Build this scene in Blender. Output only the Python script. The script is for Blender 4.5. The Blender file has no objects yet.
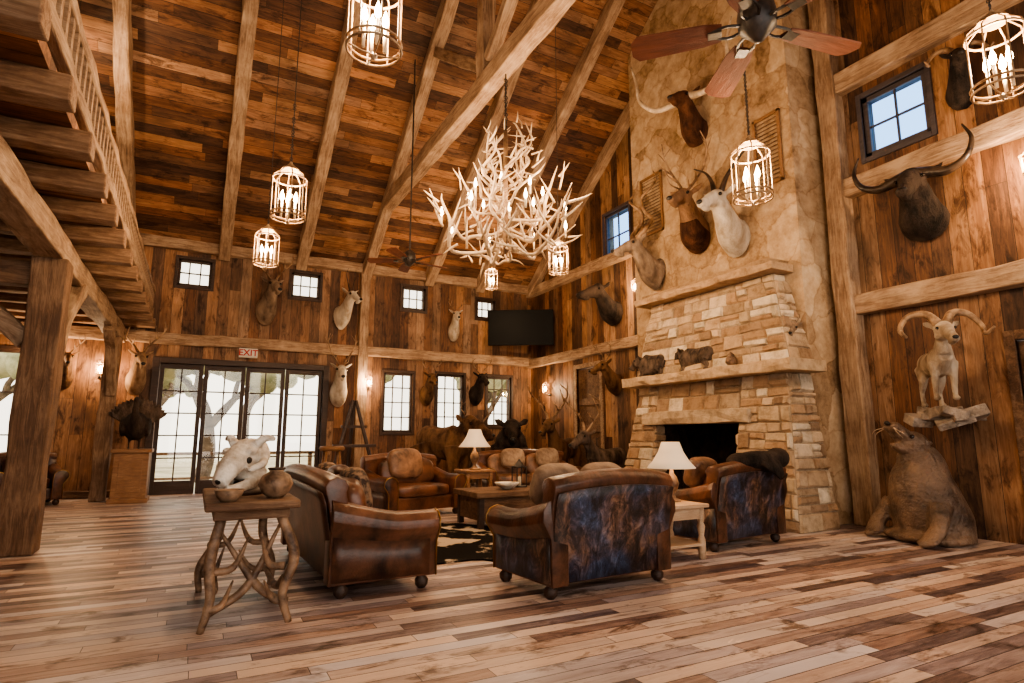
import bpy, bmesh, math, random
from mathutils import Vector as V, Matrix, Euler, noise
R=random.Random(7)
C=bpy.context.scene.collection
rad=math.radians
# ------------------------------------------------------------------ materials
class N:
    def __init__(s,name,rough=.5,metal=0.0,spec=.4):
        s.m=bpy.data.materials.new(name); s.m.use_nodes=True; s.t=s.m.node_tree; s.n=s.t.nodes
        s.b=s.n['Principled BSDF']; s.b.inputs['Roughness'].default_value=rough; s.b.inputs['Metallic'].default_value=metal
        s.b.inputs['Specular IOR Level'].default_value=spec
    def l(s,a,b): s.t.links.new(a,b)
    def nd(s,t,**k):
        n=s.n.new(t)
        for a,b in k.items(): setattr(n,a,b)
        return n
    def put(s,sock,val):
        if isinstance(val,bpy.types.NodeSocket): s.l(val,sock)
        else: sock.default_value=val
    def ma(s,op,a,b=0.0,c=None):
        n=s.nd('ShaderNodeMath',operation=op); s.put(n.inputs[0],a); s.put(n.inputs[1],b)
        if c is not None: s.put(n.inputs[2],c)
        return n.outputs[0]
    def ramp(s,f,st,interp='LINEAR'):
        n=s.nd('ShaderNodeValToRGB'); n.color_ramp.interpolation=interp; s.l(f,n.inputs[0]); e=n.color_ramp.elements
        while len(e)<len(st): e.new(.5)
        for i,(p,c) in enumerate(st): e[i].position=p; e[i].color=(*c,1)
        return n.outputs[0]
    def coord(s,kind='Object',scale=(1,1,1)):
        t=s.nd('ShaderNodeTexCoord'); mp=s.nd('ShaderNodeMapping'); mp.inputs['Scale'].default_value=scale
        s.l(t.outputs[kind],mp.inputs[0]); return mp.outputs[0]
    def noise(s,vec,sc=5,det=4,ro=.55,dist=0):
        n=s.nd('ShaderNodeTexNoise'); s.l(vec,n.inputs['Vector']); n.inputs['Scale'].default_value=sc
        n.inputs['Detail'].default_value=det; n.inputs['Roughness'].default_value=ro; n.inputs['Distortion'].default_value=dist
        return n.outputs[0]
    def mul(s,a,b,f=1.0,mode='MULTIPLY'):
        n=s.nd('ShaderNodeMix',data_type='RGBA',blend_type=mode); s.put(n.inputs[0],f)
        s.put(n.inputs[6],a if isinstance(a,bpy.types.NodeSocket) else (*a,1)); s.put(n.inputs[7],b if isinstance(b,bpy.types.NodeSocket) else (*b,1)); return n.outputs[2]
    def bump(s,h,st=.3,d=.02):
        n=s.nd('ShaderNodeBump'); n.inputs['Strength'].default_value=st; n.inputs['Distance'].default_value=d; s.l(h,n.inputs['Height']); s.l(n.outputs[0],s.b.inputs['Normal'])
    def col(s,c): s.put(s.b.inputs['Base Color'],c if isinstance(c,bpy.types.NodeSocket) else (*c,1)); return s
def plank(name,along,across,w,L,st,rough=.5,gapc=.15,blotch=(.55,1.3),bs=.6,knots=0,rw=.5):
    a=N(name,rough); t=a.nd('ShaderNodeTexCoord'); sp=a.nd('ShaderNodeSeparateXYZ'); a.l(t.outputs['Object'],sp.inputs[0])
    al=sp.outputs[along]; ac=sp.outputs[across]
    v=a.ma('DIVIDE',ac,w); i=a.ma('FLOOR',v); f=a.ma('FRACT',v)
    wn=a.nd('ShaderNodeTexWhiteNoise',noise_dimensions='1D'); a.l(i,wn.inputs['W'])
    u=a.ma('ADD',a.ma('DIVIDE',al,L),a.ma('MULTIPLY',wn.outputs['Value'],7.3)); j=a.ma('FLOOR',u); g=a.ma('FRACT',u)
    cb=a.nd('ShaderNodeCombineXYZ'); a.l(i,cb.inputs[0]); a.l(j,cb.inputs[1])
    w2=a.nd('ShaderNodeTexWhiteNoise',noise_dimensions='2D'); a.l(cb.outputs[0],w2.inputs['Vector'])
    sc=[0,0,0]; sc[along]=.9; sc[across]=9; sc[3-along-across]=9
    off=a.nd('ShaderNodeVectorMath',operation='ADD'); mp=a.coord('Object',sc); a.l(mp,off.inputs[0])
    vs=a.nd('ShaderNodeVectorMath',operation='SCALE'); a.l(w2.outputs['Color'],vs.inputs[0]); vs.inputs['Scale'].default_value=20; a.l(vs.outputs[0],off.inputs[1])
    gr=a.noise(off.outputs[0],2.2,8,.72,.8)
    fac=a.ma('ADD',a.ma('MULTIPLY',w2.outputs['Value'],rw),a.ma('MULTIPLY',a.ma('SUBTRACT',gr,.22),.9))
    c=a.ramp(fac,st)
    bl=a.noise(a.coord('Object'),bs,3,.6); blr=a.ramp(bl,[(.3,(blotch[0],)*3),(.7,(blotch[1],)*3)])
    c=a.mul(c,blr)
    if knots:
        s2=[4,4,4]; s2[along]=1.6; kn=a.noise(a.coord('Object',s2),1.4,5,.7,.5); c=a.mul(c,a.ramp(kn,[(.34,(.3,.24,.2)),(.47,(1,1,1)),(.62,(1,1,1)),(.72,(1.4,1.33,1.22))]))
    sc3=a.nd('ShaderNodeSeparateColor'); a.l(w2.outputs['Color'],sc3.inputs[0]); c=a.mul(c,a.ramp(sc3.outputs[2],[(0,(1.05,.95,.86)),(.5,(1,1,1)),(1,(.9,1.0,1.18))]))
    e1=a.ma('PINGPONG',f,.5); e2=a.ma('PINGPONG',g,.5)
    g1=a.ma('MULTIPLY',a.ma('GREATER_THAN',e1,.006/w*.6),a.ma('GREATER_THAN',e2,.004/L*.6))
    gg=a.nd('ShaderNodeMapRange'); a.l(g1,gg.inputs[0]); gg.inputs[3].default_value=gapc; gg.inputs[4].default_value=1
    c=a.mul(c,gg.outputs[0]); a.col(c)
    a.bump(a.ma('ADD',a.ma('MULTIPLY',g1,.6),a.ma('MULTIPLY',gr,.5)),.45,.012); return a.m
def wood(name,st,rough=.6,sc=1,axis=0,bmp=.4):
    a=N(name,rough); s=[7*sc]*3; s[axis]=.8*sc
    g=a.noise(a.coord('Object',s),2,7,.72,1.2); b=a.noise(a.coord('Object'),1.7*sc,5,.65)
    f=a.ma('ADD',a.ma('MULTIPLY',g,.65),a.ma('MULTIPLY',b,.45)); a.col(a.ramp(f,st)); a.bump(g,bmp,.03); return a.m
def mott(name,c1,c2,rough=.5,sc=6,bsc=40,bst=.25,lo=.35,hi=.65,spec=.4,stretch=(1,1,1),bd=.01):
    a=N(name,rough,spec=spec); v=a.coord('Object',stretch); g=a.noise(v,sc,6,.6,.3)
    a.col(a.ramp(g,[(lo,c1),(hi,c2)])); a.bump(a.noise(v,bsc,3,.6),bst,bd); return a.m
def plain(name,c,rough=.5,metal=0,spec=.4): return N(name,rough,metal,spec).col(c).m
def emit(name,c,s,b=(.9,.8,.6)):
    a=N(name); a.col(b); a.b.inputs['Emission Color'].default_value=(*c,1); a.b.inputs['Emission Strength'].default_value=s; return a.m
M_floor=plank('reclaimed_floor_boards',0,1,.125,1.3,[(.2,(.065,.043,.042)),(.36,(.18,.12,.108)),(.52,(.34,.24,.208)),(.74,(.52,.395,.34)),(1.0,(.68,.56,.49))],.4,.18,(.72,1.12),.6,1,.85)
WST=[(.14,(.026,.012,.007)),(.36,(.095,.044,.022)),(.6,(.215,.108,.052)),(.92,(.43,.26,.145))]
M_wallv=plank('vertical_barn_boards',2,0,.24,9,WST,.65,.14,(.5,1.5),.8,1)
M_wallg=plank('vertical_barn_boards_gable',2,1,.24,9,WST,.65,.14,(.5,1.5),.8,1)
M_ceil=plank('ceiling_boards',0,1,.17,2.2,[(.12,(.03,.013,.008)),(.36,(.105,.046,.022)),(.6,(.24,.112,.053)),(.9,(.48,.27,.14))],.65,.1,(.5,1.5),.7,1)
M_beam=wood('hewn_timber',[(.34,(.07,.039,.024)),(.5,(.25,.155,.093)),(.68,(.5,.355,.235))],.7,1,0,.8)
M_beamd=wood('dark_timber',[(.34,(.035,.018,.011)),(.52,(.125,.065,.034)),(.7,(.28,.165,.095))],.7,1,0,.8)
M_beamm=wood('mid_brown_timber',[(.34,(.055,.028,.016)),(.52,(.19,.105,.058)),(.7,(.4,.26,.16))],.7,1,0,.8)
M_dark=wood('dark_stained_wood',[(.3,(.012,.007,.005)),(.7,(.06,.03,.018))],.45)
M_oak=wood('honey_wood',[(.3,(.12,.058,.027)),(.6,(.28,.145,.068)),(.8,(.41,.25,.13))],.5,2)
M_pine=wood('pale_pine',[(.3,(.33,.2,.11)),(.7,(.58,.41,.27))],.5,2)
M_leather=mott('brown_leather',(.018,.008,.005),(.20,.08,.040),.3,3.6,45,.35,.33,.72,.5)
M_leathl=mott('tan_leather',(.07,.034,.02),(.34,.18,.10),.38,4,45,.25)
M_leathd=mott('dark_leather',(.016,.008,.006),(.13,.055,.03),.32,4,45,.3)
def hidebl():
    a=N('brindle_cowhide_painted_sheen',.36,spec=.6); v=a.coord('Object',(3.6,3.6,1.9)); g=a.noise(v,2.5,9,.78,.7); h=a.noise(a.coord('Object'),2.3,4)
    c=a.ramp(g,[(.38,(.006,.004,.004)),(.49,(.04,.021,.015)),(.57,(.14,.072,.045)),(.7,(.3,.18,.115))])
    c2=a.ramp(g,[(.40,(.006,.007,.011)),(.54,(.032,.047,.09)),(.68,(.14,.175,.27))])  # blue sheen of window light painted in patches over the brindle
    f=a.ramp(h,[(.45,(0,0,0)),(.62,(1,1,1))]); a.col(a.mul(c,c2,f,'MIX')); a.bump(g,.4,.02); return a.m
M_hideb=hidebl()
M_pill=mott('woven_brown_fabric',(.03,.016,.010),(.26,.16,.095),.8,14,60,.4,.42,.58)
M_pill2=mott('tan_suede',(.16,.10,.065),(.42,.3,.2),.8,5,60,.3)
M_iron=mott('blackened_iron',(.012,.010,.009),(.05,.036,.028),.45,9)
M_glowwire=mott('iron_wire_painted_glow',(.14,.08,.042),(.42,.28,.16),.4,9)  # iron cage wire made pale gold: candle glow painted into its colour
M_black=plain('black_gloss_plastic',(.004,.004,.004),.5,0,.12)
M_antler=mott('bleached_antler',(.27,.17,.095),(.64,.49,.33),.5,5,50,.3,.3,.6)
M_antb=mott('brown_antler',(.10,.05,.025),(.40,.26,.15),.5,7,50,.3)
M_gnarl=mott('gnarled_antler',(.06,.032,.018),(.36,.22,.13),.5,8,40,.5,.35,.66)
M_horn=mott('dark_horn',(.012,.009,.008),(.07,.045,.03),.3,8,20,.4)
M_hornl=mott('pale_horn',(.34,.24,.15),(.78,.64,.48),.4,6,20,.4)
M_bone=mott('white_bone',(.30,.23,.16),(.78,.71,.61),.6,5,30,.6,.33,.6,.3,(1,1,1),.02)
def fur(n,a,b,sc=5): return mott(n,a,b,.85,sc,70,1.0,.35,.65,.2,(1,1,.4),.035)
F_brown=fur('brown_fur',(.035,.016,.008),(.22,.12,.06)); F_dark=fur('black_fur',(.010,.008,.007),(.07,.048,.036)); F_white=fur('cream_fur',(.36,.28,.2),(.82,.73,.6))
F_tan=fur('tan_fur',(.16,.09,.05),(.46,.31,.19)); F_gray=fur('grey_brown_fur',(.10,.066,.046),(.38,.28,.2)); F_red=fur('russet_fur',(.028,.011,.007),(.15,.065,.034))
F_elk=fur('elk_fur',(.06,.028,.015),(.34,.2,.115),3); F_slate=fur('slate_grey_fur',(.03,.022,.018),(.19,.135,.1),9)
M_eye=plain('glass_eye',(.01,.006,.004),.08,0,.8); M_nose=plain('black_nose',(.015,.012,.01),.35)
M_bulb=emit('warm_bulb',(1,.66,.32),38); M_candle=plain('cream_candle_sleeve',(.7,.58,.4),.6)
M_shade=emit('parchment_shade',(1,.70,.42),.4,(.66,.52,.37))
M_rock=mott('grey_rock',(.10,.075,.055),(.40,.32,.25),.85,5,18,.9,.3,.65,.3,(1,1,1),.05)
M_ground=mott('dry_lawn',(.30,.28,.18),(.58,.52,.38),.9,.6,10,.3)
M_bark=mott('tree_bark',(.07,.05,.035),(.2,.15,.11),.9,5,20,.6)
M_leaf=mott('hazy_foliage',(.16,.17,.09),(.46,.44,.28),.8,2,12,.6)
def stoneblk():
    a=N('coursed_limestone',.85,spec=.2); at=a.nd('ShaderNodeAttribute',attribute_name='Col'); n=a.noise(a.coord('Object'),6,8,.7)
    a.col(a.mul(at.outputs['Color'],a.ramp(n,[(.3,(.55,.49,.42)),(.5,(.93,.9,.87)),(.7,(1.15,1.12,1.07))]))); a.bump(a.noise(a.coord('Object'),16,6,.75),.9,.04); return a.m
M_blk=stoneblk(); M_mort=mott('mortar',(.22,.16,.105),(.38,.29,.2),.95,20,60,.4)
def flag():
    a=N('flagstone_veneer',.9,spec=.15); v=a.coord('Object',(1,1,1)); dn=a.nd('ShaderNodeTexNoise'); a.l(v,dn.inputs[0]); dn.inputs['Scale'].default_value=1.8; dn.inputs['Detail'].default_value=5
    ad=a.nd('ShaderNodeVectorMath',operation='MULTIPLY_ADD'); a.l(dn.outputs['Color'],ad.inputs[0]); ad.inputs[1].default_value=(.75,.75,.75); a.l(v,ad.inputs[2])
    vo=a.nd('ShaderNodeTexVoronoi'); a.l(ad.outputs[0],vo.inputs['Vector']); vo.inputs['Scale'].default_value=1.6
    ve=a.nd('ShaderNodeTexVoronoi',feature='DISTANCE_TO_EDGE'); a.l(ad.outputs[0],ve.inputs['Vector']); ve.inputs['Scale'].default_value=1.6
    sp=a.nd('ShaderNodeSeparateColor'); a.l(vo.outputs['Color'],sp.inputs[0])
    n=a.noise(v,2.8,9,.74); f=a.ma('ADD',a.ma('MULTIPLY',sp.outputs[0],.2),a.ma('MULTIPLY',n,.82))
    c=a.ramp(f,[(.3,(.15,.09,.05)),(.46,(.35,.235,.14)),(.6,(.50,.365,.235)),(.78,(.64,.51,.37))])
    e=a.ramp(ve.outputs['Distance'],[(.0,(.76,.71,.66)),(.03,(.96,.94,.92)),(.06,(1,1,1))]); a.col(a.mul(c,e))
    a.bump(a.ma('ADD',a.ma('MULTIPLY',a.ma('MINIMUM',ve.outputs['Distance'],.03),6),a.ma('MULTIPLY',n,.8)),.4,.025); return a.m
M_flag=flag()
def glassm(name,t,gl=.06):
    a=N(name); a.n.remove(a.b); tr=a.nd('ShaderNodeBsdfTransparent'); tr.inputs[0].default_value=(*t,1); g=a.nd('ShaderNodeBsdfGlossy'); g.inputs['Roughness'].default_value=.03
    mx=a.nd('ShaderNodeMixShader'); mx.inputs[0].default_value=gl; a.l(tr.outputs[0],mx.inputs[1]); a.l(g.outputs[0],mx.inputs[2]); a.l(mx.outputs[0],a.n['Material Output'].inputs[0]); return a.m
M_glass=glassm('clear_window_glass',(.93,.91,.86)); M_glassb=glassm('blue_tinted_glass',(.5,.72,1.0))
# ------------------------------------------------------------------ mesh builder
def catm(p,n):
    p=[V(q) for q in p]
    if n<=1 or len(p)<3: return p
    o=[]
    for i in range(len(p)-1):
        a=p[i-1] if i else p[0]*2-p[1]; b=p[i]; c=p[i+1]; d=p[i+2] if i+2<len(p) else p[-1]*2-p[-2]
        for k in range(n):
            t=k/n; o.append(.5*((2*b)+(c-a)*t+(2*a-5*b+4*c-d)*t*t+(3*b-a-3*c+d)*t**3))
    o.append(p[-1]); return o
class M:
    def __init__(s): s.v=[]; s.f=[]; s.mi=[]; s.c=[]
    def add(s,vs,fs,mat=0,col=None):
        o=len(s.v); s.v+=[tuple(v) for v in vs]; s.f+=[tuple(i+o for i in f) for f in fs]; s.mi+=[mat]*len(fs); s.c+=[col]*len(fs); return s
    def box(s,c,d,rot=None,mat=0,col=None):
        c=V(c); vs=[]
        for x in (-.5,.5):
            for y in (-.5,.5):
                for z in (-.5,.5):
                    p=V((x*d[0],y*d[1],z*d[2]))
                    if rot is not None: p=rot@p
                    vs.append(p+c)
        return s.add(vs,[(0,1,3,2),(4,6,7,5),(0,4,5,1),(2,3,7,6),(0,2,6,4),(1,5,7,3)],mat,col)
    def bb(s,x0,x1,y0,y1,z0,z1,mat=0): return s.box(((x0+x1)/2,(y0+y1)/2,(z0+z1)/2),(x1-x0,y1-y0,z1-z0),None,mat)
    def tube(s,pts,rs,seg=8,mat=0,sub=1,side=None):
        n0=len(pts); P=catm(pts,sub)
        if not isinstance(rs,(list,tuple)): rs=[rs]*n0
        rs=[(r,r) if not isinstance(r,(tuple,list)) else r for r in rs]
        if len(rs)<n0: 
            a,b=rs[0],rs[-1]; rs=[(a[0]+(b[0]-a[0])*i/(n0-1),a[1]+(b[1]-a[1])*i/(n0-1)) for i in range(n0)]
        vs=[]; n=len(P); sd=V(side) if side else None
        for i in range(n):
            t=(P[min(i+1,n-1)]-P[max(i-1,0)]).normalized()
            if sd is None: sd=V((1,0,0)) if abs(t.x)<.8 else V((0,1,0))
            sd=(sd-t*sd.dot(t)).normalized(); nn=t.cross(sd)
            q=i/max(1,sub) if sub>1 and n0>2 else i; k=min(int(q),n0-1); fr=q-k; k2=min(k+1,n0-1)
            a=rs[k][0]*(1-fr)+rs[k2][0]*fr; b=rs[k][1]*(1-fr)+rs[k2][1]*fr
            for j in range(seg):
                an=2*math.pi*j/seg; vs.append(P[i]+sd*(math.cos(an)*a)+nn*(math.sin(an)*b))
        fs=[(i*seg+j,i*seg+(j+1)%seg,(i+1)*seg+(j+1)%seg,(i+1)*seg+j) for i in range(n-1) for j in range(seg)]
        fs.append(tuple(range(seg-1,-1,-1))); fs.append(tuple((n-1)*seg+j for j in range(seg)))
        return s.add(vs,fs,mat)
    def ell(s,c,r,rot=None,mat=0,e=1.0,u=14,w=9):
        c=V(c); r=(r,r,r) if not isinstance(r,(tuple,list)) else r
        sg=lambda x:math.copysign(abs(x)**e,x); vs=[]
        for i in range(w+1):
            ph=-math.pi/2+math.pi*i/w
            for j in range(u):
                th=2*math.pi*j/u; p=V((r[0]*sg(math.cos(ph))*sg(math.cos(th)),r[1]*sg(math.cos(ph))*sg(math.sin(th)),r[2]*sg(math.sin(ph))))
                if rot is not None: p=rot@p
                vs.append(p+c)
        fs=[(i*u+j,i*u+(j+1)%u,(i+1)*u+(j+1)%u,(i+1)*u+j) for i in range(w) for j in range(u)]
        return s.add(vs,fs,mat)
    def lathe(s,prof,c=(0,0,0),seg=20,mat=0):
        c=V(c); vs=[c+V((r*math.cos(2*math.pi*j/seg),r*math.sin(2*math.pi*j/seg),z)) for r,z in prof for j in range(seg)]; n=len(prof)
        fs=[(i*seg+j,i*seg+(j+1)%seg,(i+1)*seg+(j+1)%seg,(i+1)*seg+j) for i in range(n-1) for j in range(seg)]
        fs.append(tuple(range(seg-1,-1,-1))); fs.append(tuple((n-1)*seg+j for j in range(seg))); return s.add(vs,fs,mat)
    def ring(s,c,r,t,seg=24,mat=0,ax=2,ts=6):
        vs=[];c=V(c)
        for i in range(seg):
            a=2*math.pi*i/seg
            for j in range(ts):
                b=2*math.pi*j/ts; rr=r+t*math.cos(b); p=[rr*math.cos(a),rr*math.sin(a),t*math.sin(b)]
                if ax==0: p=[p[2],p[0],p[1]]
                if ax==1: p=[p[0],p[2],p[1]]
                vs.append(c+V(p))
        return s.add(vs,[(i*ts+j,((i+1)%seg)*ts+j,((i+1)%seg)*ts+(j+1)%ts,i*ts+(j+1)%ts) for i in range(seg) for j in range(ts)],mat)
    def extr(s,prof,f0,f1,steps=1,fn=None,mat=0):
        vs=[]; n=len(prof)
        for i in range(steps+1):
            t=f0+(f1-f0)*i/steps
            for p in prof: vs.append(fn(p,t))
        fs=[(i*n+j,i*n+(j+1)%n,(i+1)*n+(j+1)%n,(i+1)*n+j) for i in range(steps) for j in range(n)]
        fs.append(tuple(range(n-1,-1,-1))); fs.append(tuple(steps*n+j for j in range(n))); return s.add(vs,fs,mat)
def mk(m,name,mats,parent=None,loc=(0,0,0),rot=(0,0,0),bev=0,smooth=False,rem=0,sub=0,label=None,cat=None,kind=None,group=None,scale=None):
    me=bpy.data.meshes.new(name); me.from_pydata(m.v,[],m.f); 
    mats=mats if isinstance(mats,(list,tuple)) else [mats]
    for x in mats: me.materials.append(x)
    me.polygons.foreach_set('material_index',m.mi)
    if any(c is not None for c in m.c):
        at=me.color_attributes.new('Col','FLOAT_COLOR','CORNER')
        for p,c in zip(me.polygons,m.c):
            c=c or (.4,.3,.2)
            for li in p.loop_indices: at.data[li].color=(*c,1)
    bm=bmesh.new(); bm.from_mesh(me); bmesh.ops.recalc_face_normals(bm,faces=bm.faces); bm.to_mesh(me); bm.free()
    if smooth: me.polygons.foreach_set('use_smooth',[True]*len(me.polygons))
    o=bpy.data.objects.new(name,me); C.objects.link(o); o.location=loc; o.rotation_euler=rot
    if scale: o.scale=scale if isinstance(scale,(tuple,list)) else (scale,)*3
    if parent: o.parent=parent
    if bev:
        b=o.modifiers.new('bevel','BEVEL'); b.width=bev; b.segments=2; b.limit_method='ANGLE'
    if rem:
        r=o.modifiers.new('remesh','REMESH'); r.mode='VOXEL'; r.voxel_size=rem; r.use_smooth_shade=True
        q=o.modifiers.new('smooth','SMOOTH'); q.iterations=4; q.factor=.5
    if label: o['label']=label
    if cat: o['category']=cat
    if kind: o['kind']=kind
    if group: o['group']=group
    return o
def root(name,label,cat,loc=(0,0,0),rz=0,sc=1,group=None,rot=None):
    o=bpy.data.objects.new(name,None); o.empty_display_size=.1; C.objects.link(o); o.location=loc; o.rotation_euler=rot or (0,0,rz); o.scale=(sc,)*3
    o['label']=label; o['category']=cat
    if group: o['group']=group
    return o
def plight(name,loc,e,col=(1,.68,.40),r=.08,parent=None):
    l=bpy.data.lights.new(name,'POINT'); l.energy=e; l.color=col; l.shadow_soft_size=r; o=bpy.data.objects.new(name,l); C.objects.link(o); o.location=loc
    if parent: o.parent=parent
    return o
# ------------------------------------------------------------------ room shell
XL,XR,YB,YF,ZE,RY,SL=-6.0,9.0,15.75,-4.0,5.84,8.1,.69
def zr(y): return ZE+(YB-y)*SL if y>RY else ZE+(YB-RY)*SL-(RY-y)*SL
ZR=zr(RY)
def cells(u0,u1,v0,v1,holes):
    us=sorted({u0,u1,*[h[0] for h in holes],*[h[1] for h in holes]}); vs=sorted({v0,v1,*[h[2] for h in holes],*[h[3] for h in holes]}); o=[]
    for a,b in zip(us,us[1:]):
        for c,d in zip(vs,vs[1:]):
            mu,mv=(a+b)/2,(c+d)/2
            if not any(h[0]<mu<h[1] and h[2]<mv<h[3] for h in holes): o.append((a,b,c,d))
    return o
mk(M().bb(XL,XR+.3,YF,YB+.3,-.12,0),'floor',M_floor,kind='structure')
bh=[(-.85,2.8,0,3.0),(-.66,.05,4.86,5.5),(1.9,2.6,4.86,5.5),(4.85,5.52,4.84,5.48),(7.15,7.75,4.8,5.36),(4.4,5.22,1.42,3.02),(5.93,6.75,1.45,3.05),(7.5,8.3,1.6,3.05),(-4.4,-3.35,.45,3.1)]
m=M()
for a,b,c,d in cells(XL,XR+.3,0,6.05,bh): m.bb(a,b,YB,YB+.3,c,d)
mk(m,'wall_back',M_wallv,kind='structure')
gh=[(10.85,11.85,5.7,6.95),(4.13,5.08,5.62,6.62),(12.2,13.25,0,3.1),(2.45,3.5,0,2.5)]
m=M()
for a,b,c,d in cells(.45,YB+.3,0,ZR+.2,gh): m.bb(XR,XR+.3,a,b,c,d)
g=mk(m,'wall_right',M_wallg,kind='structure')
def clip(g):
    bm=bmesh.new(); bm.from_mesh(g.data)
    for no,co in (((0,SL,1),(0,RY,ZR+.05)),((0,-SL,1),(0,RY,ZR+.05))):
        bmesh.ops.bisect_plane(bm,geom=bm.verts[:]+bm.edges[:]+bm.faces[:],plane_co=co,plane_no=no,clear_outer=True)
    bm.to_mesh(g.data); bm.free()
clip(g)
mk(M().bb(XR,XR+.3,YF,.45,0,ZE+.1),'wall_right_bay',M_wallg,kind='structure')
g=mk(M().bb(XL-.3,XL,.45,YB+.3,0,ZR),'wall_left',M_wallg,kind='structure'); clip(g)
mk(M().bb(XL-.3,XL,YF,.45,0,ZE+.1),'wall_left_bay',M_wallg,kind='structure')
m=M()
for a,b,c,d in cells(XL-.3,XR+.3,0,ZE+.1,[(-5.2,-2,.4,5.4),(-1.2,3,.0,5.4),(3.8,8.2,.4,5.4)]): m.bb(a,b,YF-.3,YF,c,d)
mk(m,'wall_front_added',M_wallv,kind='structure')  # unseen wall with open gaps, added to hold back sky light
mk(M().bb(XL-.3,XR+.3,YF-.3,.5,ZE+.02,ZE+.17),'ceiling_bay_added',M_ceil,kind='structure')  # unseen flat ceiling, added with the front wall to cut the light
m=M(); t=.15
for y0,y1 in ((YB+.4,RY),(RY,.45)):
    z0,z1=zr(y0),zr(y1); m.add([(XL-.3,y0,z0),(XR+.3,y0,z0),(XR+.3,y1,z1),(XL-.3,y1,z1),(XL-.3,y0,z0+t),(XR+.3,y0,z0+t),(XR+.3,y1,z1+t),(XL-.3,y1,z1+t)],[(0,1,2,3),(4,5,6,7),(0,1,5,4),(2,3,7,6),(1,2,6,5),(0,3,7,4)])
mk(m,'ceiling',M_ceil,kind='structure')
tn=[0]
def bar(p0,p1,w,h,name=None,mat=None,label=None,cat='beam',kind=None,group=None,up=(0,0,1),bev=.018,sag=0):
    p0,p1=V(p0),V(p1); x=(p1-p0); L=x.length; x.normalize(); z=V(up); z=(z-x*z.dot(x)).normalized(); y=z.cross(x)
    if name is None: tn[0]+=1; name='trim_%d'%tn[0]; kind='structure'
    m=M(); k=max(2 if not sag else 6,int(L/.45)); vs=[]
    for i in range(k+1):
        for sy,sz in ((-1,-1),(1,-1),(1,1),(-1,1)):
            e=0 if i in (0,k) else 1
            vs.append((L*i/k,sy*w/2+e*R.uniform(-.018,.018),sz*h/2+e*R.uniform(-.018,.018)-sag*math.sin(math.pi*i/k)))
    fs=[(i*4+j,i*4+(j+1)%4,(i+1)*4+(j+1)%4,(i+1)*4+j) for i in range(k) for j in range(4)]+[(3,2,1,0),(k*4,k*4+1,k*4+2,k*4+3)]
    m.add(vs,fs); o=mk(m,name,mat or M_beam,bev=bev,kind=kind,label=label,cat=cat if label else None,group=group)
    o.matrix_world=Matrix((( x.x,y.x,z.x,p0.x),(x.y,y.y,z.y,p0.y),(x.z,y.z,z.z,p0.z),(0,0,0,1))); return o
bar((XL,YB-.08,5.82),(XR,YB-.08,5.82),.18,.26); bar((XL,YB-.08,3.55),(XR,YB-.08,3.55),.18,.26)
bar((XR-.08,YB,5.72),(XR-.08,9.8,5.72),.18,.26); bar((XR-.08,YB,3.5),(XR-.08,9.8,3.5),.18,.26)
bar((XR-.09,5.45,3.3),(XR-.09,.3,3.3),.2,.3); bar((XR-.09,5.45,5.2),(XR-.09,.3,5.2),.2,.3); bar((XR-.09,5.45,7.0),(XR-.09,1.3,7.0),.2,.34)
bar((XR-.1,5.52,0),(XR-.1,5.52,zr(5.52)),.28,.3,up=(0,1,0)); bar((XR-.1,10.0,0),(XR-.1,10.0,zr(10)-.1),.2,.25,up=(0,1,0))
bar((3.77,YB-.1,0),(3.77,YB-.1,5.7),.26,.2,up=(0,1,0))
bar((XL+.1,YB-.06,.08),(-.95,YB-.06,.08),.1,.16,mat=M_beamd); bar((2.9,YB-.06,.08),(XR-.1,YB-.06,.08),.1,.16,mat=M_beamd)
bar((XR-.1,YB-.1,ZE-.12),(XR-.1,RY,ZR-.18),.2,.3); bar((XR-.1,.6,zr(.6)-.15),(XR-.1,RY,ZR-.18),.2,.3)
for x in (-3.6,-1.7,.3,2.1,3.8,5.6,7.2):
    for y0 in (YB,.55):
        bar((x,y0,zr(y0)-.16),(x,RY,ZR-.18),.26,.3,'roof_rafter',M_beam,'hewn timber rafter under the plank ceiling','rafter',group='roof rafters')
bar((XL,RY,ZR-.3),(8.15,RY,ZR-.3),.25,.35,'ridge_beam',M_beamd,'long timber ridge beam at the roof peak','beam')
x,z=3.8,7.1; y=YB-(z-ZE)/SL; y2=.45+(z-ZE)/SL
bar((x,y-.2,z-.1),(x,y2+.2,z-.1),.26,.32,'tie_beam',M_beam,'heavy horizontal hewn tie beam of the roof truss','beam')
bar((x,RY,z),(x,RY,ZR-.4),.24,.24,'king_post',M_beam,'upright timber king post of roof truss','post',up=(0,1,0))
for sg in (1,-1): bar((x,RY+.13*sg,z+.3),(x,RY+sg*2.3,z+1.95),.18,.2,'truss_strut',M_beam,'diagonal timber strut rising from tie beam','strut',group='truss struts')
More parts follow.
